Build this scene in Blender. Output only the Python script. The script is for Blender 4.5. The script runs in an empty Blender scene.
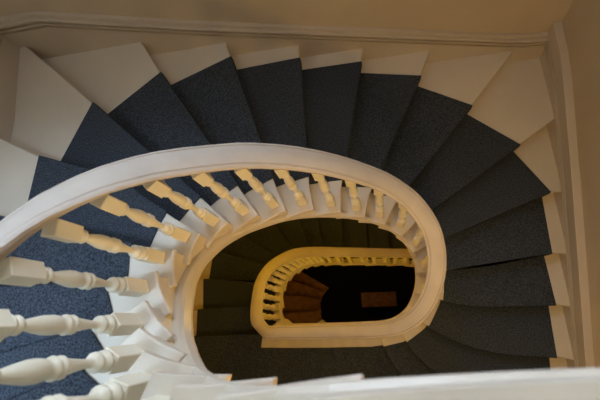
import bpy, bmesh, math
from mathutils import Vector, Matrix

C = bpy.context.scene.collection
H = 0.175                       # riser height

# ------------------------------------------------------------------ materials
def mat(name, col, rough=0.5, noise=0.0, nscale=8.0, bump=0.0, bscale=200.0, spec=0.5, weave=False):
    m = bpy.data.materials.new(name); m.use_nodes = True
    nt = m.node_tree; N = nt.nodes; b = N['Principled BSDF']
    b.inputs['Roughness'].default_value = rough
    b.inputs['Specular IOR Level'].default_value = spec
    b.inputs['Base Color'].default_value = (*col, 1)
    tc = N.new('ShaderNodeTexCoord')
    if noise:
        n = N.new('ShaderNodeTexNoise'); n.inputs['Scale'].default_value = nscale; n.inputs['Detail'].default_value = 6
        nt.links.new(tc.outputs['Object'], n.inputs['Vector'])
        r = N.new('ShaderNodeValToRGB')
        r.color_ramp.elements[0].position = 0.3; r.color_ramp.elements[1].position = 0.7
        r.color_ramp.elements[0].color = (*[c*(1-noise) for c in col], 1)
        r.color_ramp.elements[1].color = (*[min(1, c*(1+noise)) for c in col], 1)
        nt.links.new(n.outputs['Fac'], r.inputs['Fac']); nt.links.new(r.outputs['Color'], b.inputs['Base Color'])
    if bump:
        src = None
        if weave:
            w = N.new('ShaderNodeTexWave'); w.inputs['Scale'].default_value = 45; w.inputs['Distortion'].default_value = 1.5
            w.inputs['Detail'].default_value = 2
            nt.links.new(tc.outputs['Object'], w.inputs['Vector'])
            n2 = N.new('ShaderNodeTexNoise'); n2.inputs['Scale'].default_value = bscale
            nt.links.new(tc.outputs['Object'], n2.inputs['Vector'])
            a = N.new('ShaderNodeMath'); a.operation = 'ADD'
            nt.links.new(w.outputs['Fac'], a.inputs[0]); nt.links.new(n2.outputs['Fac'], a.inputs[1]); src = a.outputs[0]
        else:
            n2 = N.new('ShaderNodeTexNoise'); n2.inputs['Scale'].default_value = bscale
            nt.links.new(tc.outputs['Object'], n2.inputs['Vector']); src = n2.outputs['Fac']
        bp = N.new('ShaderNodeBump'); bp.inputs['Strength'].default_value = bump; bp.inputs['Distance'].default_value = 0.004
        nt.links.new(src, bp.inputs['Height']); nt.links.new(bp.outputs['Normal'], b.inputs['Normal'])
    return m

M_CARPET = mat('blue grey wool carpet', (0.068, 0.080, 0.099), 0.95, 0.75, 110, 1.0, 260, 0.15, weave=True)
M_PAINT = mat('cream gloss paint', (0.72, 0.625, 0.495), 0.42, 0.04, 3)
M_BALUSTER = mat('ivory gloss paint', (0.90, 0.82, 0.63), 0.38, 0.03, 6)
M_RAIL = mat('pale varnished rail', (0.63, 0.545, 0.455), 0.26, 0.07, 5)
M_WALL = mat('beige wall paint', (0.55, 0.45, 0.32), 0.75, 0.05, 2.5, 0.15, 60)
M_TRIM = mat('beige woodwork paint', (0.56, 0.48, 0.385), 0.45, 0.04, 3)
M_CEIL = mat('off white ceiling paint', (0.75, 0.72, 0.68), 0.8, 0.03, 2)
M_WOOD = mat('brown stained wood', (0.24, 0.11, 0.04), 0.45, 0.35, 9)
M_GLASS = mat('window glass', (.95, .97, 1), .05)
M_GLASS.node_tree.nodes['Principled BSDF'].inputs['Transmission Weight'].default_value = 1
M_NAVY = mat('dark navy hall carpet', (0.012, 0.015, 0.032), 0.95, 0.4, 90, 0.5, 200, 0.1)

# ------------------------------------------------------------------ object helpers
def link(name, bm, m, parent=None, bevel=0.0, smooth=False, merge=True):
    if merge: bmesh.ops.remove_doubles(bm, verts=bm.verts, dist=1e-5)
    bmesh.ops.recalc_face_normals(bm, faces=bm.faces)
    me = bpy.data.meshes.new(name); bm.to_mesh(me); bm.free()
    me.materials.append(m)
    if smooth:
        for p in me.polygons: p.use_smooth = True
        me.set_sharp_from_angle(angle=math.radians(24))
    o = bpy.data.objects.new(name, me); C.objects.link(o)
    if parent is not None:
        o.parent = parent
        o.matrix_parent_inverse = Matrix.Translation(-Vector(parent.location))
    if bevel:
        b = o.modifiers.new('bevel', 'BEVEL'); b.width = bevel; b.segments = 2; b.limit_method = 'ANGLE'; b.angle_limit = math.radians(50)
    return o

def thing(name, label, cat, loc=(0, 0, 0), group=None):
    o = bpy.data.objects.new(name, None); C.objects.link(o); o.location = loc
    o.empty_display_size = 0.1
    o['label'] = label; o['category'] = cat
    if group: o['group'] = group
    return o

def clean(poly):
    out = []
    for p in poly:
        if not out or (Vector(p[:2]) - Vector(out[-1][:2])).length > 1e-4: out.append(tuple(p[:2]))
    if (Vector(out[0]) - Vector(out[-1])).length < 1e-4: out.pop()
    return out

def clampw(p):
    return (min(max(p[0], ROOM[0]), ROOM[1]), min(max(p[1], ROOM[2]), ROOM[3]))
ROOM = [-1e3, 1e3, -1e3, 1e3]

def prism(bm, poly, z0, z1):
    poly = clean([clampw(p) for p in poly])
    lo = [bm.verts.new((x, y, z0)) for x, y in poly]; hi = [bm.verts.new((x, y, z1)) for x, y in poly]
    n = len(poly)
    for i in range(n):
        j = (i+1) % n; bm.faces.new((lo[i], lo[j], hi[j], hi[i]))
    bm.faces.new(hi); bm.faces.new(list(reversed(lo)))

def box(bm, a, b):
    prism(bm, [(a[0], a[1]), (b[0], a[1]), (b[0], b[1]), (a[0], b[1])], a[2], b[2])

# ------------------------------------------------------------------ plan of the stair
# centre line of the balustrade: one point per nosing, t counts risers up from the landing
RING = [(-20.4, -1.31, .45), (-20, -1.29, .24), (-19, -1.24, .02), (-18.95, -1.205, -.045), (-18.88, -1.13, -.082), (-18.7, -.95, -.088), (-18.5, -.75, -.09),
        (-18, 0, -.10), (-17, .34, -.08), (-16, .64, -.02), (-15, .87, .16), (-14, .96, .4), (-13, .94, .64), (-12, .80, .84), (-11, .50, .92),
        (-10, .2, .92), (-9, -.14, .92), (-8, -.52, .92), (-7, -.78, .91), (-6, -.92, .885), (-5, -1.04, .84), (-4, -1.14, .76),
        (-3, -1.24, .64), (-2, -1.295, .48), (-1, -1.29, .24), (0, -1.24, .02), (.05, -1.205, -.045), (.12, -1.13, -.078), (.3, -.95, -.084),
        (.5, -.75, -.087), (.8, -.35, -.087), (1, -.05, -.082), (2, .14, -.05), (3, .30, .05), (4, .41, .23), (5, .445, .43),
        (6, .40, .63), (7, .28, .78), (8, .11, .87), (9, -.07, .905), (10, -.26, .915), (11, -.46, .90), (12, -.65, .855),
        (13, -.815, .78), (14, -.97, .685), (15, -1.09, .56), (16, -1.155, .41), (17, -1.15, .24), (18, -1.07, .06), (19, -.95, -.07),
        (20, -.79, -.155), (21, -.63, -.20), (22, -.46, -.21), (23, -.28, -.20), (24, -.08, -.175), (25, .6, -.145), (26, 1.68, -.12)]
def ring(t):
    n = len(RING)
    i = 0
    while i < n-2 and RING[i+1][0] <= t: i += 1
    p1, p2 = RING[i], RING[i+1]; p0 = RING[max(i-1, 0)]; p3 = RING[min(i+2, n-1)]
    u = (t-p1[0])/(p2[0]-p1[0])
    A, B, D, E = [Vector(p[1:]) for p in (p0, p1, p2, p3)]
    c = (D-B).length; c0 = (B-A).length; c2 = (E-D).length
    d = (D-B)/c
    m1 = d if c0 < 1e-6 else ((B-A)/c0*c + d*c0)/(c+c0)
    m2 = d if c2 < 1e-6 else (d*c2 + (E-D)/c2*c)/(c+c2)
    return B*(2*u**3-3*u*u+1) + m1*c*(u**3-2*u*u+u) + D*(-2*u**3+3*u*u) + m2*c*(u**3-u*u)
def rtan(t):
    d = ring(t+.02)-ring(t-.02)
    return d.normalized()
def roff(t, d):                     # d > 0: towards the well (left of the walk up, counter-clockwise)
    a = rtan(t); return ring(t) + Vector((-a.y, a.x))*d

XL, XR, YB, YT = -2.86, 1.68, -1.35, 2.34
ROOM[:] = [XL+.0005, XR-.0005, YB+.0005, YT-.0005]
CORN = [(XL, YB), (XR, YB), (XR, YT), (XL, YT)]
SEG = [0, XR-XL, XR-XL+YT-YB, 2*(XR-XL)+YT-YB]
PER = 2*(XR-XL)+2*(YT-YB)
def wall(s):
    s = s % PER
    if s < SEG[1]: return Vector((XL+s, YB))
    if s < SEG[2]: return Vector((XR, YB+s-SEG[1]))
    if s < SEG[3]: return Vector((XR-(s-SEG[2]), YT))
    return Vector((XL, YT-(s-SEG[3])))
def corners_between(s0, s1):
    out = []
    for k in range(-3, 4):
        for j, c in enumerate(SEG):
            s = c+k*PER
            if s0+1e-3 < s < s1-1e-3: out.append((s, Vector(CORN[j])))
    return [c for s, c in sorted(out, key=lambda e: e[0])]

# nosing lines: t -> (inner bends), outer corner of the carpet, wall parameter
LINES = {
 -18: ([], (.17, -1.15), -13.37), -17: ([], (.75, -1.15), -12.67), -16: ([], (1.45, -.7), -11.34), -15: ([], (1.5, .03), -10.54),
 -14: ([], (1.5, .4), -10.14), -13: ([], (1.5, .85), -9.64), -12: ([], (1.45, 1.55), -8.84), -11: ([], (.85, 2.05), -7.52),
 -10: ([], (.24, 2.12), -6.77), -9: ([], (-.13, 2.15), -6.42), -8: ([], (-.5, 2.15), -6.02), -7: ([], (-.95, 2.15), -5.54),
 -6: ([], (-1.32, 2.08), -5.12), -5: ([], (-1.75, 1.8), -4.32), -4: ([], (-2.12, 1.38), -3.2), -3: ([(-1.55, .79)], (-2.3, 1.04), -2.63),
 -2: ([(-1.57, .55)], (-2.36, .61), -2.0), -1: ([(-1.6, .22)], (-2.34, .20), -1.53), 0: ([(-1.45, -.12)], (-2.34, -.12), -1.23),
 .3: ([(-1.6, -.5)], (-2.35, -1.15), 0.0),
 1: ([(-.06, -.22), (-.01, -.29), (.14, -.52), (.21, -.63)], (.52, -1.12), 3.53),
 2: ([(.2, -.19), (.33, -.40), (.57, -.57), (.95, -.68)], (1.48, -.78), 5.0),
 3: ([(.45, -.08), (.62, -.18), (.8, -.26), (1.1, -.33)], (1.53, -.355), 5.50),
 4: ([(.61, .16), (.78, .12), (.97, .10)], (1.55, .10), 5.96), 5: ([(.63, .44), (.98, .45)], (1.54, .54), 6.41),
 6: ([], (1.57, 1.06), 6.94), 7: ([], (1.34, 1.47), 7.58), 8: ([], (.95, 1.82), 8.51), 9: ([], (.52, 2.08), 9.27),
 10: ([], (.01, 2.19), 9.87), 11: ([], (-.51, 2.19), 10.42), 12: ([], (-1.07, 2.17), 11.03), 13: ([], (-1.6, 1.98), 11.73),
 14: ([], (-2.04, 1.66), 12.71), 15: ([(-1.61, .93)], (-2.25, 1.16), 13.64), 16: ([(-1.4, .46)], (-2.27, .68), 14.3),
 17: ([(-1.35, .22)], (-2.3, .22), 14.8), 18: ([(-1.22, .0), (-1.4, -.03), (-1.7, -.1)], (-2.3, -.25), 15.4), 19: ([(-1.04, -.13), (-1.3, -.21)], (-2.3, -.56), 15.85),
 20: ([], (-1.95, -.95), 16.65), 21: ([], (-1.4, -1.13), 17.6), 22: ([], (-1.0, -1.15), 18.05), 23: ([], (-.6, -1.15), 18.55),
 24: ([], (-.15, -1.15), 19.08), 26: ([], (1.5, -1.15), 20.91),
}
for k in (0, .3): LINES[k-19] = (LINES[k][0], LINES[k][1], LINES[k][2]-PER)
for k in (-1, -2, -3, -4, -5): LINES[k-19] = (LINES[k][0], LINES[k][1], LINES[k][2]-PER)
KEYS = sorted(LINES)
KN = 10
def rkey(t):                        # the third flight repeats the plan of the second
    return t+19 if t < -19.4 else t
def base_line(k):
    bends, o, s = LINES[k]
    pts = [ring(rkey(k))] + [Vector(b) for b in bends] + [Vector(o)]
    d = [0]
    for a, b in zip(pts, pts[1:]): d.append(d[-1]+(b-a).length)
    out = []
    for i in range(KN+1):
        u = d[-1]*i/KN
        j = 0
        while j < len(pts)-2 and d[j+1] < u: j += 1
        f = (u-d[j])/(d[j+1]-d[j]); out.append(pts[j].lerp(pts[j+1], f))
    if len(bends) > 1:              # ease the bends into a curve
        for _ in range(2): out = [out[0]] + [(out[i-1]+out[i]*2+out[i+1])/4 for i in range(1, KN)] + [out[-1]]
    return out, s
CACHE = {k: base_line(k) for k in KEYS}
def line(t):
    for a, b in zip(KEYS, KEYS[1:]):
        if a <= t <= b: break
    f = (t-a)/(b-a)
    A, sa = CACHE[a]; B, sb = CACHE[b]
    pts = [p.lerp(q, f) for p, q in zip(A, B)]
    s = sa+(sb-sa)*f
    return pts, s
def lens(pts):
    d = [0]
    for a, b in zip(pts, pts[1:]): d.append(d[-1]+(b-a).length)
    return d
def cut_inner(pts, w):              # the line from w metres out of the balustrade
    d = lens(pts); out = []
    for i in range(len(pts)-1):
        if d[i] <= w < d[i+1]: out.append(pts[i].lerp(pts[i+1], (w-d[i])/(d[i+1]-d[i])))
        if d[i+1] > w: out.append(pts[i+1])
    return out
def offs(pts, d):                   # shift a line downhill by d (lines run from the well outwards, walking up turns to their left)
    out = []
    for i in range(len(pts)):
        a = pts[max(i-1, 0)]; b = pts[min(i+1, len(pts)-1)]; v = (b-a).normalized()
        out.append(pts[i] + Vector((v.y, -v.x))*(-d) * -1)
    return out
def downhill(pts, d):
    # decide the side by looking at where the lower treads are
    out = []
    for i in range(len(pts)):
        a = pts[max(i-1, 0)]; b = pts[min(i+1, len(pts)-1)]; v = (b-a).normalized()
        out.append(pts[i] + Vector((-v.y, v.x))*-d*SIDE)
    return out
SIDE = 1.0
_p = line(10)[0]; _q = downhill(_p, .1)[5]; _r = line(9)[0][5]
if (_q-_r).length > (_p[5]-_r).length: SIDE = -1.0

def keys_between(a, b): return [k for k in KEYS if a+1e-6 < k < b-1e-6]

# ------------------------------------------------------------------ one step = tread board with returned nosing, riser, carpet
def tread_poly(m, nxt, inward=.085):
    if m < 0 and m != -19: inward = .055
    front, s0 = line(m)
    back, s1 = line(nxt)
    back = downhill(back, -.055)
    r = [roff(m, inward)]
    arc = (ring(rkey(nxt))-ring(rkey(m))).length
    inner = []
    t0, t1 = rkey(m), rkey(m)+(nxt-m)
    ts = [t0+(t1-t0)*i/14 for i in range(15)]
    if nxt-m > .99 and m in (0, -19): ts = [t0+x for x in (0, .02, .04, .06, .08, .10, .12, .16, .3, .5, .8, 1)]
    inner = [roff(t, inward) for t in ts]
    v0 = (inner[0]-inner[1]).normalized(); v1 = (inner[-1]-inner[-2]).normalized()
    inner = [inner[0]+v0*.012] + inner[1:] + [inner[-1]+v1*.05]
    poly = [p for p in front[1:]] + [wall(s0)] + corners_between(s0, s1+.07) + [wall(s1+.07)] + list(reversed(back[1:])) + list(reversed(inner))
    return poly

def step(m, parent, nxt=None, carpet=True, paint=M_PAINT, riser=True):
    nxt = m+1 if nxt is None else nxt
    z = m*H
    bm = bmesh.new()
    prism(bm, tread_poly(m, nxt), z-.034, z)
    if riser:
        f, s0 = line(m)
        f2 = [roff(rkey(m), .047 if m >= 0 else .02)] + f[1:] + [wall(s0)]
        a = downhill(f2, -.038); b = downhill(f2, -.055)
        prism(bm, a + list(reversed(b)), z-H-.002, z-.03)
    st = link('step', bm, paint, parent, bevel=.009)
    if carpet:
        f, s0 = line(m); bk, s1 = line(nxt)
        cw = .185 if m >= 0 else .05
        fi = cut_inner(f, cw); bi = downhill(cut_inner(bk, cw if m != -1 else .15), -.024)
        mids = keys_between(m, nxt)
        bm = bmesh.new()
        top = downhill(fi, .011)
        inn = [cut_inner(line(m+(nxt-m)*i/8)[0], cw)[0] for i in range(1, 8)]
        if m in (0, -19):
            inn = [Vector((-1.43, -.26))] + [roff(m+x, -.185) for x in (.25, .4, .6, .8, .93)]
        poly = top + [CACHE[k][0][-1] for k in mids] + list(reversed(bi)) + list(reversed(inn))
        prism(bm, poly, z+.001, z+.013)
        lip = downhill(fi, .001)
        prism(bm, top + list(reversed(lip)), z-.046, z+.013)
        ra = downhill(fi, -.024); rb = downhill(fi, -.037)
        prism(bm, lip + list(reversed(ra)), z-.046, z-.036)
        if riser: prism(bm, ra + list(reversed(rb)), z-H+.013, z-.036)
        link('carpet', bm, M_CARPET, st, bevel=.005, merge=False)
    return st

def stringer(parent, segs, m=M_PAINT):
    """cut string below the tread ends, with a bead along its lower edge"""
    for (ta, tb, name) in segs:
        bm = bmesh.new(); prev = None
        ts = []
        t = ta
        while t < tb-1e-6:
            k = math.floor(t+1e-6); ts.append((t, k)); e = t+.125
            if e >= k+1-1e-6:
                ts.append((k+1-1e-4, k)); e = k+1
            t = e
        rows = []
        for t, k in ts:
            tr = t+19 if t < -19.4 else t
            top = zlev(k)-.03; bot = zn(t)-sdepth(t)
            io = .02 if t < -.01 and not -19 <= t <= -18 else .047
            a = roff(tr, io); b = roff(tr, -.03)
            rows.append([Vector((*a, bot)), Vector((*a, top)), Vector((*b, top)), Vector((*b, bot))])
        vs = [[bm.verts.new(v) for v in r] for r in rows]
        for p, q in zip(vs, vs[1:]):
            for i in range(4): bm.faces.new((p[i], p[(i+1) % 4], q[(i+1) % 4], q[i]))
        bm.faces.new(vs[0]); bm.faces.new(list(reversed(vs[-1])))
        st = link(name, bm, m, parent)
        # bead
        bm = bmesh.new()
        prof = [(.047, .0), (.075, .0), (.085, .015), (.085, .045), (.075, .06), (.062, .066), (.047, .07)]
        vs = []
        n = max(8, int((tb-ta)*8))
        for i in range(n+1):
            t = ta+(tb-ta)*i/n; tr = t+19 if t < -19.4 else t
            vs.append([bm.verts.new((*roff(tr, u-(.03 if t < -.01 and not -19 <= t <= -18 else 0)), zn(t)-sdepth(t)-.01+v*sdepth(t)*5.4)) for u, v in prof])
        for p, q in zip(vs, vs[1:]):
            for i in range(len(prof)): bm.faces.new((p[i], p[(i+1) % len(prof)], q[(i+1) % len(prof)], q[i]))
        bm.faces.new(vs[0]); bm.faces.new(list(reversed(vs[-1])))
        link('bead_moulding', bm, m, st, smooth=False)

SD = [(-30, .13), (-.5, .13), (0, .29), (5, .21), (8, .135), (9.2, .16), (10.8, .24), (12.5, .30), (14.2, .38), (15.8, .45), (17.5, .48), (19.1, .44), (20, .37),
      (21, .30), (22.4, .17), (23, .12), (27, .10)]
def sdepth(t):
    for p, q in zip(SD, SD[1:]):
        if t <= q[0]: return p[1]+(q[1]-p[1])*(t-p[0])/(q[0]-p[0])
    return .1
def zlev(k):
    return min(k, 24)*H
def zn(t):                          # smooth pitch line through the nosings, level along the landings
    if t > 23.6: return H*min(24, 23.6+(t-23.6)*.6) if t < 24.3 else H*24
    if 0 <= t <= 1: return H*max(0, (t-.72)/.28)
    if -19 <= t <= -18: return H*(-19+max(0, (t+18.28)/.28))
    return H*t

def handrail(parent, ta, tb, step_=.125, top=.80, wide=1.0):
    prof = [(-.030, -.080), (-.048, -.066), (-.044, -.052), (-.058, -.046), (-.074, -.030), (-.077, -.012), (-.070, .000), (-.062, .003), (-.058, .007), (-.054, .001), (-.050, .009),
            (-.025, .017), (0, .020), (.025, .017), (.050, .009), (.054, .001), (.058, .007), (.062, .003), (.070, .000), (.077, -.012), (.074, -.030), (.058, -.046),
            (.044, -.052), (.048, -.066), (.030, -.080)]
    bm = bmesh.new(); ts = []
    t = ta
    while t < tb:
        ts.append(t); t += .02 if (0 <= t < .24 or -19 <= t < -18.76) else step_
    ts.append(tb)
    arc = [0]; dt = .02; T0, T1 = ta-1.5, tb+1.5
    grid = [T0+i*dt for i in range(int((T1-T0)/dt)+1)]
    P = [ring(min(max(t, RING[0][0]), RING[-1][0])) for t in grid]
    for p, q in zip(P, P[1:]): arc.append(arc[-1]+max((q-p).length, 1e-3))
    Z = [zn(t) for t in grid]
    def zsm(t):
        c = arc[min(len(arc)-1, int(round((t-T0)/dt)))]; n = d = 0
        for s_, z_, i in zip(arc, Z, range(len(Z))):
            if abs(s_-c) < .45:
                w_ = math.exp(-((s_-c)/.16)**2)*(arc[min(i+1, len(arc)-1)]-arc[max(i-1, 0)]); n += w_*z_; d += w_
        return n/d
    zs = [zsm(t) for t in ts]
    def width(t):               # the rail narrows a little as it comes down to the landing
        return wide if wide < 1 else .88 + (wide-.88)*min(1, max(0, (t-5)/7))
    vs = [[bm.verts.new((*roff(t, u_*width(t) - (.012*min(1, max(0, (t-5)/7)) - .004*(1-min(1, max(0, (t-5)/7))) if wide > 1 else 0)), z+top+v)) for u_, v in prof] for t, z in zip(ts, zs)]
    n = len(prof)
    for p, q in zip(vs, vs[1:]):
        for i in range(n): bm.faces.new((p[i], p[(i+1) % n], q[(i+1) % n], q[i]))
    bm.faces.new(vs[0]); bm.faces.new(list(reversed(vs[-1])))
    o = link('handrail', bm, M_RAIL, parent, smooth=True)
    return o

def lathe(bm, prof, n=14):
    vs = [[bm.verts.new((r*math.cos(2*math.pi*k/n), r*math.sin(2*math.pi*k/n), z)) for k in range(n)] for z, r in prof]
    for p, q in zip(vs, vs[1:]):
        for k in range(n): bm.faces.new((p[k], p[(k+1) % n], q[(k+1) % n], q[k]))
    bm.faces.new(list(reversed(vs[0]))); bm.faces.new(vs[-1])

# baluster meshes, made once, foot at z = 0
def mesh_of(bm, name, m, smooth=False):
    bmesh.ops.recalc_face_normals(bm, faces=bm.faces)
    me = bpy.data.meshes.new(name); bm.to_mesh(me); bm.free(); me.materials.append(m)
    if smooth:
        for p in me.polygons: p.use_smooth = True
    return me
def baluster_meshes(top_z):
    prof = [(.165, .012), (.168, .029), (.178, .036), (.190, .036), (.198, .026), (.204, .018), (.210, .027), (.220, .033), (.232, .032), (.240, .020), (.25, .0145),
            (.275, .0145), (.31, .0185), (.345, .0235), (.358, .0245), (.362, .030), (.370, .034), (.378, .030), (.384, .025), (.390, .031), (.398, .035), (.406, .031), (.411, .025),
            (.430, .0300), (.455, .0325), (.485, .0310), (.525, .0235), (.558, .0160), (.570, .0155), (.574, .025), (.583, .030), (.592, .024), (.596, .018), (.602, .029), (.611, .032), (.618, .02)]
    bm = bmesh.new(); lathe(bm, prof); shaft = mesh_of(bm, 'baluster', M_BALUSTER, True)
    s = .033
    bm = bmesh.new(); prism(bm, [(-s, -s), (s, -s), (s, s), (-s, s)], 0, .165)
    bmesh.ops.bevel(bm, geom=[e for e in bm.edges], offset=.003, segments=1, affect='EDGES')
    foot = mesh_of(bm, 'base_block', M_BALUSTER)
    bm = bmesh.new(); prism(bm, [(-s, -s), (s, -s), (s, s), (-s, s)], .618, top_z)
    bmesh.ops.bevel(bm, geom=[e for e in bm.edges], offset=.003, segments=1, affect='EDGES')
    top = mesh_of(bm, 'top_block', M_BALUSTER)
    return shaft, foot, top
BAL = baluster_meshes(.75)
def baluster(parent, t, zfoot, meshes=BAL, off=0.0):
    p = roff(t, off); a = rtan(t)
    o = bpy.data.objects.new('baluster', meshes[0]); C.objects.link(o)
    o.parent = parent; o.matrix_parent_inverse = Matrix.Translation(-Vector(parent.location))
    o.location = (p.x, p.y, zfoot); o.rotation_euler = (0, 0, math.atan2(a.y, a.x))
    for nm, me in (('base_block', meshes[1]), ('top_block', meshes[2])):
        c = bpy.data.objects.new(nm, me); C.objects.link(c); c.parent = o
    return o

# ------------------------------------------------------------------ stairs
up = thing('staircase', 'upper winding flight with cream steps and blue-grey carpet, curving counter-clockwise up round the oval well', 'staircase', (0, 1.6, 0))
for m in range(1, 24): step(m, up)
stringer(up, [(1, 24, 'stringer')])

lowf = thing('staircase', 'dim lower flight of dark carpeted steps seen down through the oval opening', 'staircase', (-1.8, 1.4, -18*H))
for m in range(-18, 0): step(m, lowf)
stringer(lowf, [(-18, 0, 'stringer')])

third = thing('staircase', 'brown bare steps at the very bottom of the stairwell, left side', 'staircase', (-1.8, .6, -24*H))
for m in range(-23, -19): step(m, third, carpet=False, paint=M_WOOD)

def landing(m, nxt, label, parent_loc):
    l = thing('landing', label, 'landing', parent_loc)
    s = step(m, l, nxt=nxt)
    s.name = 'platform'
    return l
l0 = landing(0, 1, 'dark carpeted landing below the straight run of handrail', (-.8, -.7, -.05))
stringer(l0, [(0, 1, 'fascia')])
l1 = landing(24, 26, 'near landing edge in pale paint, blurred along the bottom of the photo', (.8, -.7, 24*H-.05))
stringer(l1, [(24, 26, 'fascia')])
l2 = landing(-19, -18, 'lowest dark landing deep down the stairwell', (-.8, -.7, -19*H-.05))
stringer(l2, [(-19, -18, 'fascia')])

# ------------------------------------------------------------------ balustrades
bu = thing('balustrade', 'upper balustrade: broad pale oval handrail on turned ivory balusters', 'balustrade', (0, .9, 10*H))
handrail(bu, .12, 26, .125, top=.815, wide=1.07)
for k in range(8): 
    baluster(bu, .22+k*.095, .0)
for m in range(1, 24): baluster(bu, m+.30, m*H)
for k in range(6): baluster(bu, 24.1+k*.30, 24*H)
bl = thing('balustrade', 'lower golden-lit balustrade with rounded handrail corner and closely set balusters', 'balustrade', (-1.3, .3, -2*H))
handrail(bl, -18.8, .12, .125, top=.80, wide=.88)
for m in range(-18, 0):
    for f in (.22, .72): baluster(bl, m+f, m*H)
baluster(bl, .06, 0)

# ------------------------------------------------------------------ room shell
ROOM[:] = [-1e3, 1e3, -1e3, 1e3]
def struct(name, bm, m, bevel=0.0):
    o = link(name, bm, m, bevel=bevel); o['kind'] = 'structure'; return o
ZB, ZC = -38*H, 6.3
T = .15
WX0, WX1, WZ0, WZ1 = -1.7, .3, 4.5, 6.0
bm = bmesh.new()
for x0, x1, z0, z1 in ((XL-T, WX0, ZB, ZC), (WX1, XR+T, ZB, ZC), (WX0, WX1, ZB, WZ0), (WX0, WX1, WZ1, ZC)):
    box(bm, (x0, YT, z0), (x1, YT+.3, z1))
struct('wall_back', bm, M_WALL)
bm = bmesh.new()
for x0, x1, z0, z1 in ((WX0, WX0+.06, WZ0, WZ1), (WX1-.06, WX1, WZ0, WZ1), (WX0, WX1, WZ0, WZ0+.06), (WX0, WX1, WZ1-.06, WZ1), ((WX0+WX1)/2-.02, (WX0+WX1)/2+.02, WZ0, WZ1)):
    box(bm, (x0, YT+.22, z0), (x1, YT+.27, z1))
wf = struct('window_1', bm, M_TRIM)
bm = bmesh.new(); box(bm, (WX0-.12, YT-.26, WZ0-.05), (WX1+.12, YT, WZ0)); box(bm, (WX0+.001, YT, WZ0-.04), (WX1-.001, YT+.22, WZ0+.002)); link('light_blocking_sill', bm, M_TRIM, wf, bevel=.008, merge=False)  # deep sill added to keep steep window light off the outer treads
bm = bmesh.new(); box(bm, (WX0+.05, YT+.24, WZ0+.05), (WX1-.05, YT+.246, WZ1-.05)); link('pane', bm, M_GLASS, wf)
bm = bmesh.new(); box(bm, (XR, YB-T, ZB), (XR+T, YT, ZC)); struct('wall_right', bm, M_WALL)
bm = bmesh.new(); box(bm, (XL-T, YB-T, ZB), (XL, YT, ZC)); struct('wall_left', bm, M_WALL)
bm = bmesh.new(); box(bm, (XL, YB-T, ZB), (XR, YB, ZC)); struct('wall_front', bm, M_WALL)
bm = bmesh.new(); box(bm, (XL-T, YB-T, ZB-.15), (XR+T, YT+T, ZB)); struct('floor', bm, M_NAVY)
bm = bmesh.new(); box(bm, (XL-T, YB-T, ZC), (XR+T, YT+T, ZC+.2)); struct('ceiling', bm, M_CEIL)

def ramp_board(name, axis, pts, h0, h1, d0, d1, m, parent=None):
    """board on a wall between z = top line + h0 and + h1; thickness d0..d1 off the wall"""
    bm = bmesh.new()
    def P(a, z, d):
        return (a, YT-d, z) if axis == 'back' else ((XR-d, a, z) if axis == 'right' else (XL+(d if d == 0 else d+.14*min(1, (YT-a)/.95)), a, z))
    vs = []
    for a, z in pts:
        zl = z+h0 if h0 > -5 else z+h0
        vs.append([bm.verts.new(P(a, zl, d0)), bm.verts.new(P(a, z+h1, d0)), bm.verts.new(P(a, z+h1, d1)), bm.verts.new(P(a, zl, d1))])
    for p, q in zip(vs, vs[1:]):
        for i in range(4): bm.faces.new((p[i], p[(i+1) % 4], q[(i+1) % 4], q[i]))
    bm.faces.new(vs[0]); bm.faces.new(list(reversed(vs[-1])))
    o = link(name, bm, m, parent, bevel=.004)
    if parent is None: o['kind'] = 'structure'
    return o
def mouldings(axis, pts, base, extra=False):
    w = .165
    for (a, b, d) in ((0, .014, .030), (.014, .050, .010), (.050, .066, .040), (.066, .108, .020), (.108, .128, .056), (.128, w, .034)):
        o = ramp_board('moulding', axis, pts, a, b, .0, d, M_TRIM, base)
    if extra:
        ramp_board('cap_board', axis, pts, w, w+.135, 0, .066, M_TRIM, base)
back_pts = [(XL, 2.60), (-2.43, 2.60), (-1.3, 2.235), (-.48, 1.99), (.36, 1.745), (1.26, 1.48), (1.45, 1.43), (XR-.001, 1.41)]
right_pts = [(-.9, .40), (-.32, .585), (.3, .80), (.96, 1.03), (1.8, 1.31), (2.05, 1.37), (YT-.001, 1.39)]
left_pts = [(YT-.001, 2.60), (1.6, 2.72), (.8, 2.98), (0, 3.35), (-.6, 3.6), (YB+.001, 3.72)]
b1 = ramp_board('baseboard_back', 'back', back_pts, -.75, 0, 0, .012, M_TRIM)
mouldings('back', back_pts, b1)
b2 = ramp_board('baseboard_right', 'right', right_pts, -.6, 0, 0, .012, M_TRIM)
mouldings('right', right_pts, b2, True)
b3 = ramp_board('baseboard_left', 'left', left_pts, -.6, 0, 0, .012, M_TRIM)
mouldings('left', left_pts, b3)

# wooden bench on the hall floor, deep down the well
bench = thing('bench', 'small brown wooden bench standing at the dark bottom of the stairwell', 'bench', (-.05, .55, ZB))
bm = bmesh.new(); box(bm, (-.5, .36, ZB+.42), (.42, .74, ZB+.47)); link('seat', bm, M_WOOD, bench, bevel=.01)
for x in (-.44, .36):
    for y in (.41, .69):
        bm = bmesh.new(); box(bm, (x-.03, y-.03, ZB), (x+.03, y+.03, ZB+.42)); link('leg', bm, M_WOOD, bench)

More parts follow.
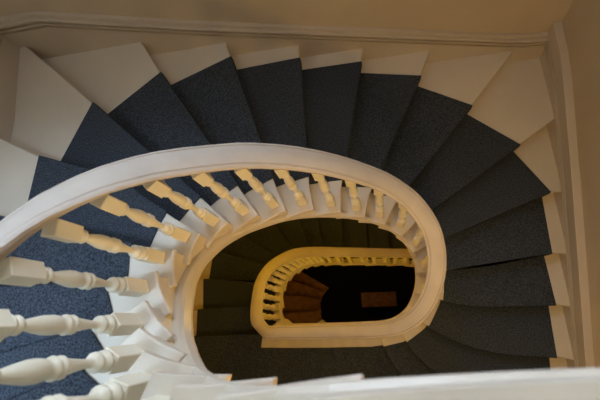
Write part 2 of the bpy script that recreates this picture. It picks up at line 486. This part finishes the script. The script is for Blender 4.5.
# ------------------------------------------------------------------ light
def area(name, loc, size, power, col, rot=(0, 0, 0), sy=None):
    l = bpy.data.lights.new(name, 'AREA'); l.energy = power; l.color = col; l.size = size
    if sy: l.shape = 'RECTANGLE'; l.size_y = sy
    o = bpy.data.objects.new(name, l); C.objects.link(o); o.location = loc; o.rotation_euler = rot; return o
def point(name, loc, power, col, r=.08):
    l = bpy.data.lights.new(name, 'POINT'); l.energy = power; l.color = col; l.shadow_soft_size = r
    o = bpy.data.objects.new(name, l); C.objects.link(o); o.location = loc; return o
area('window_daylight', ((WX0+WX1)/2, YT+.20, (WZ0+WZ1)/2), WX1-WX0-.1, 116, (.58, .75, 1.0), rot=(math.radians(-80), 0, 0), sy=WZ1-WZ0-.1)
overhead = area('added_overhead_fill', (-1.9, -.6, ZC-.02), 1.0, 19, (.52, .73, 1.0), sy=1.0)  # added cool fill from overhead; the ceiling has no skylight opening
overhead.data.spread = math.radians(62)
point('added_warm_fill', (.3, .6, 6.0), 7, (1.0, .80, .40), .15)  # weak warm fill added high up, no fixture here
point('lamp_under_landing', (.3, -.95, 3.0), 42, (1.0, .70, .28), .12)
point('lamp_under_flight', (-.75, 1.15, 1.25), 19, (1.0, .57, .005), .1)
point('added_yellow_fill', (.9, 1.6, .3), 5, (1.0, .50, .01), .1)  # extra yellow fill added in the lower flight, not a real lamp
point('added_hall_fill', (-.9, 1.3, -4.4), 8, (1.0, .55, .15), .1)  # added to brighten the bare steps at the bottom
point('added_well_fill', (-.3, -.8, -.75), 22, (1.0, .62, .04), .1)  # unseen fill added to light the well side of the lower balusters

w = bpy.data.worlds.new('world'); bpy.context.scene.world = w; w.use_nodes = True
w.node_tree.nodes['Background'].inputs[0].default_value = (.55, .68, 1, 1)
w.node_tree.nodes['Background'].inputs[1].default_value = .6

# ------------------------------------------------------------------ camera (leaning out over the well, tilted off plumb)
AX = ((0.97990864, -0.08593886, -0.17998215), (-0.02819178, -0.95302795, 0.30156749), (0.19744439, 0.29043457, 0.93630309))
right = Vector((AX[0][0], AX[1][0], -AX[2][0])); upv = -Vector((AX[0][1], AX[1][1], -AX[2][1])); fwd = Vector((AX[0][2], AX[1][2], -AX[2][2]))
cam = bpy.data.cameras.new('camera'); co = bpy.data.objects.new('camera', cam); C.objects.link(co)
M = Matrix((right, upv, -fwd)).transposed().to_4x4(); M.translation = Vector((0, 0, 4.73059))
co.matrix_world = M
cam.sensor_width = 36; cam.lens = 390/600*36; cam.clip_start = .02
cam.dof.use_dof = True; cam.dof.focus_distance = 3.0; cam.dof.aperture_fstop = 2.8
bpy.context.scene.camera = co
vs = bpy.context.scene.view_settings
vs.view_transform = 'Standard'; vs.look = 'None'; vs.gamma = 1; vs.use_curve_mapping = False; vs.exposure = 0
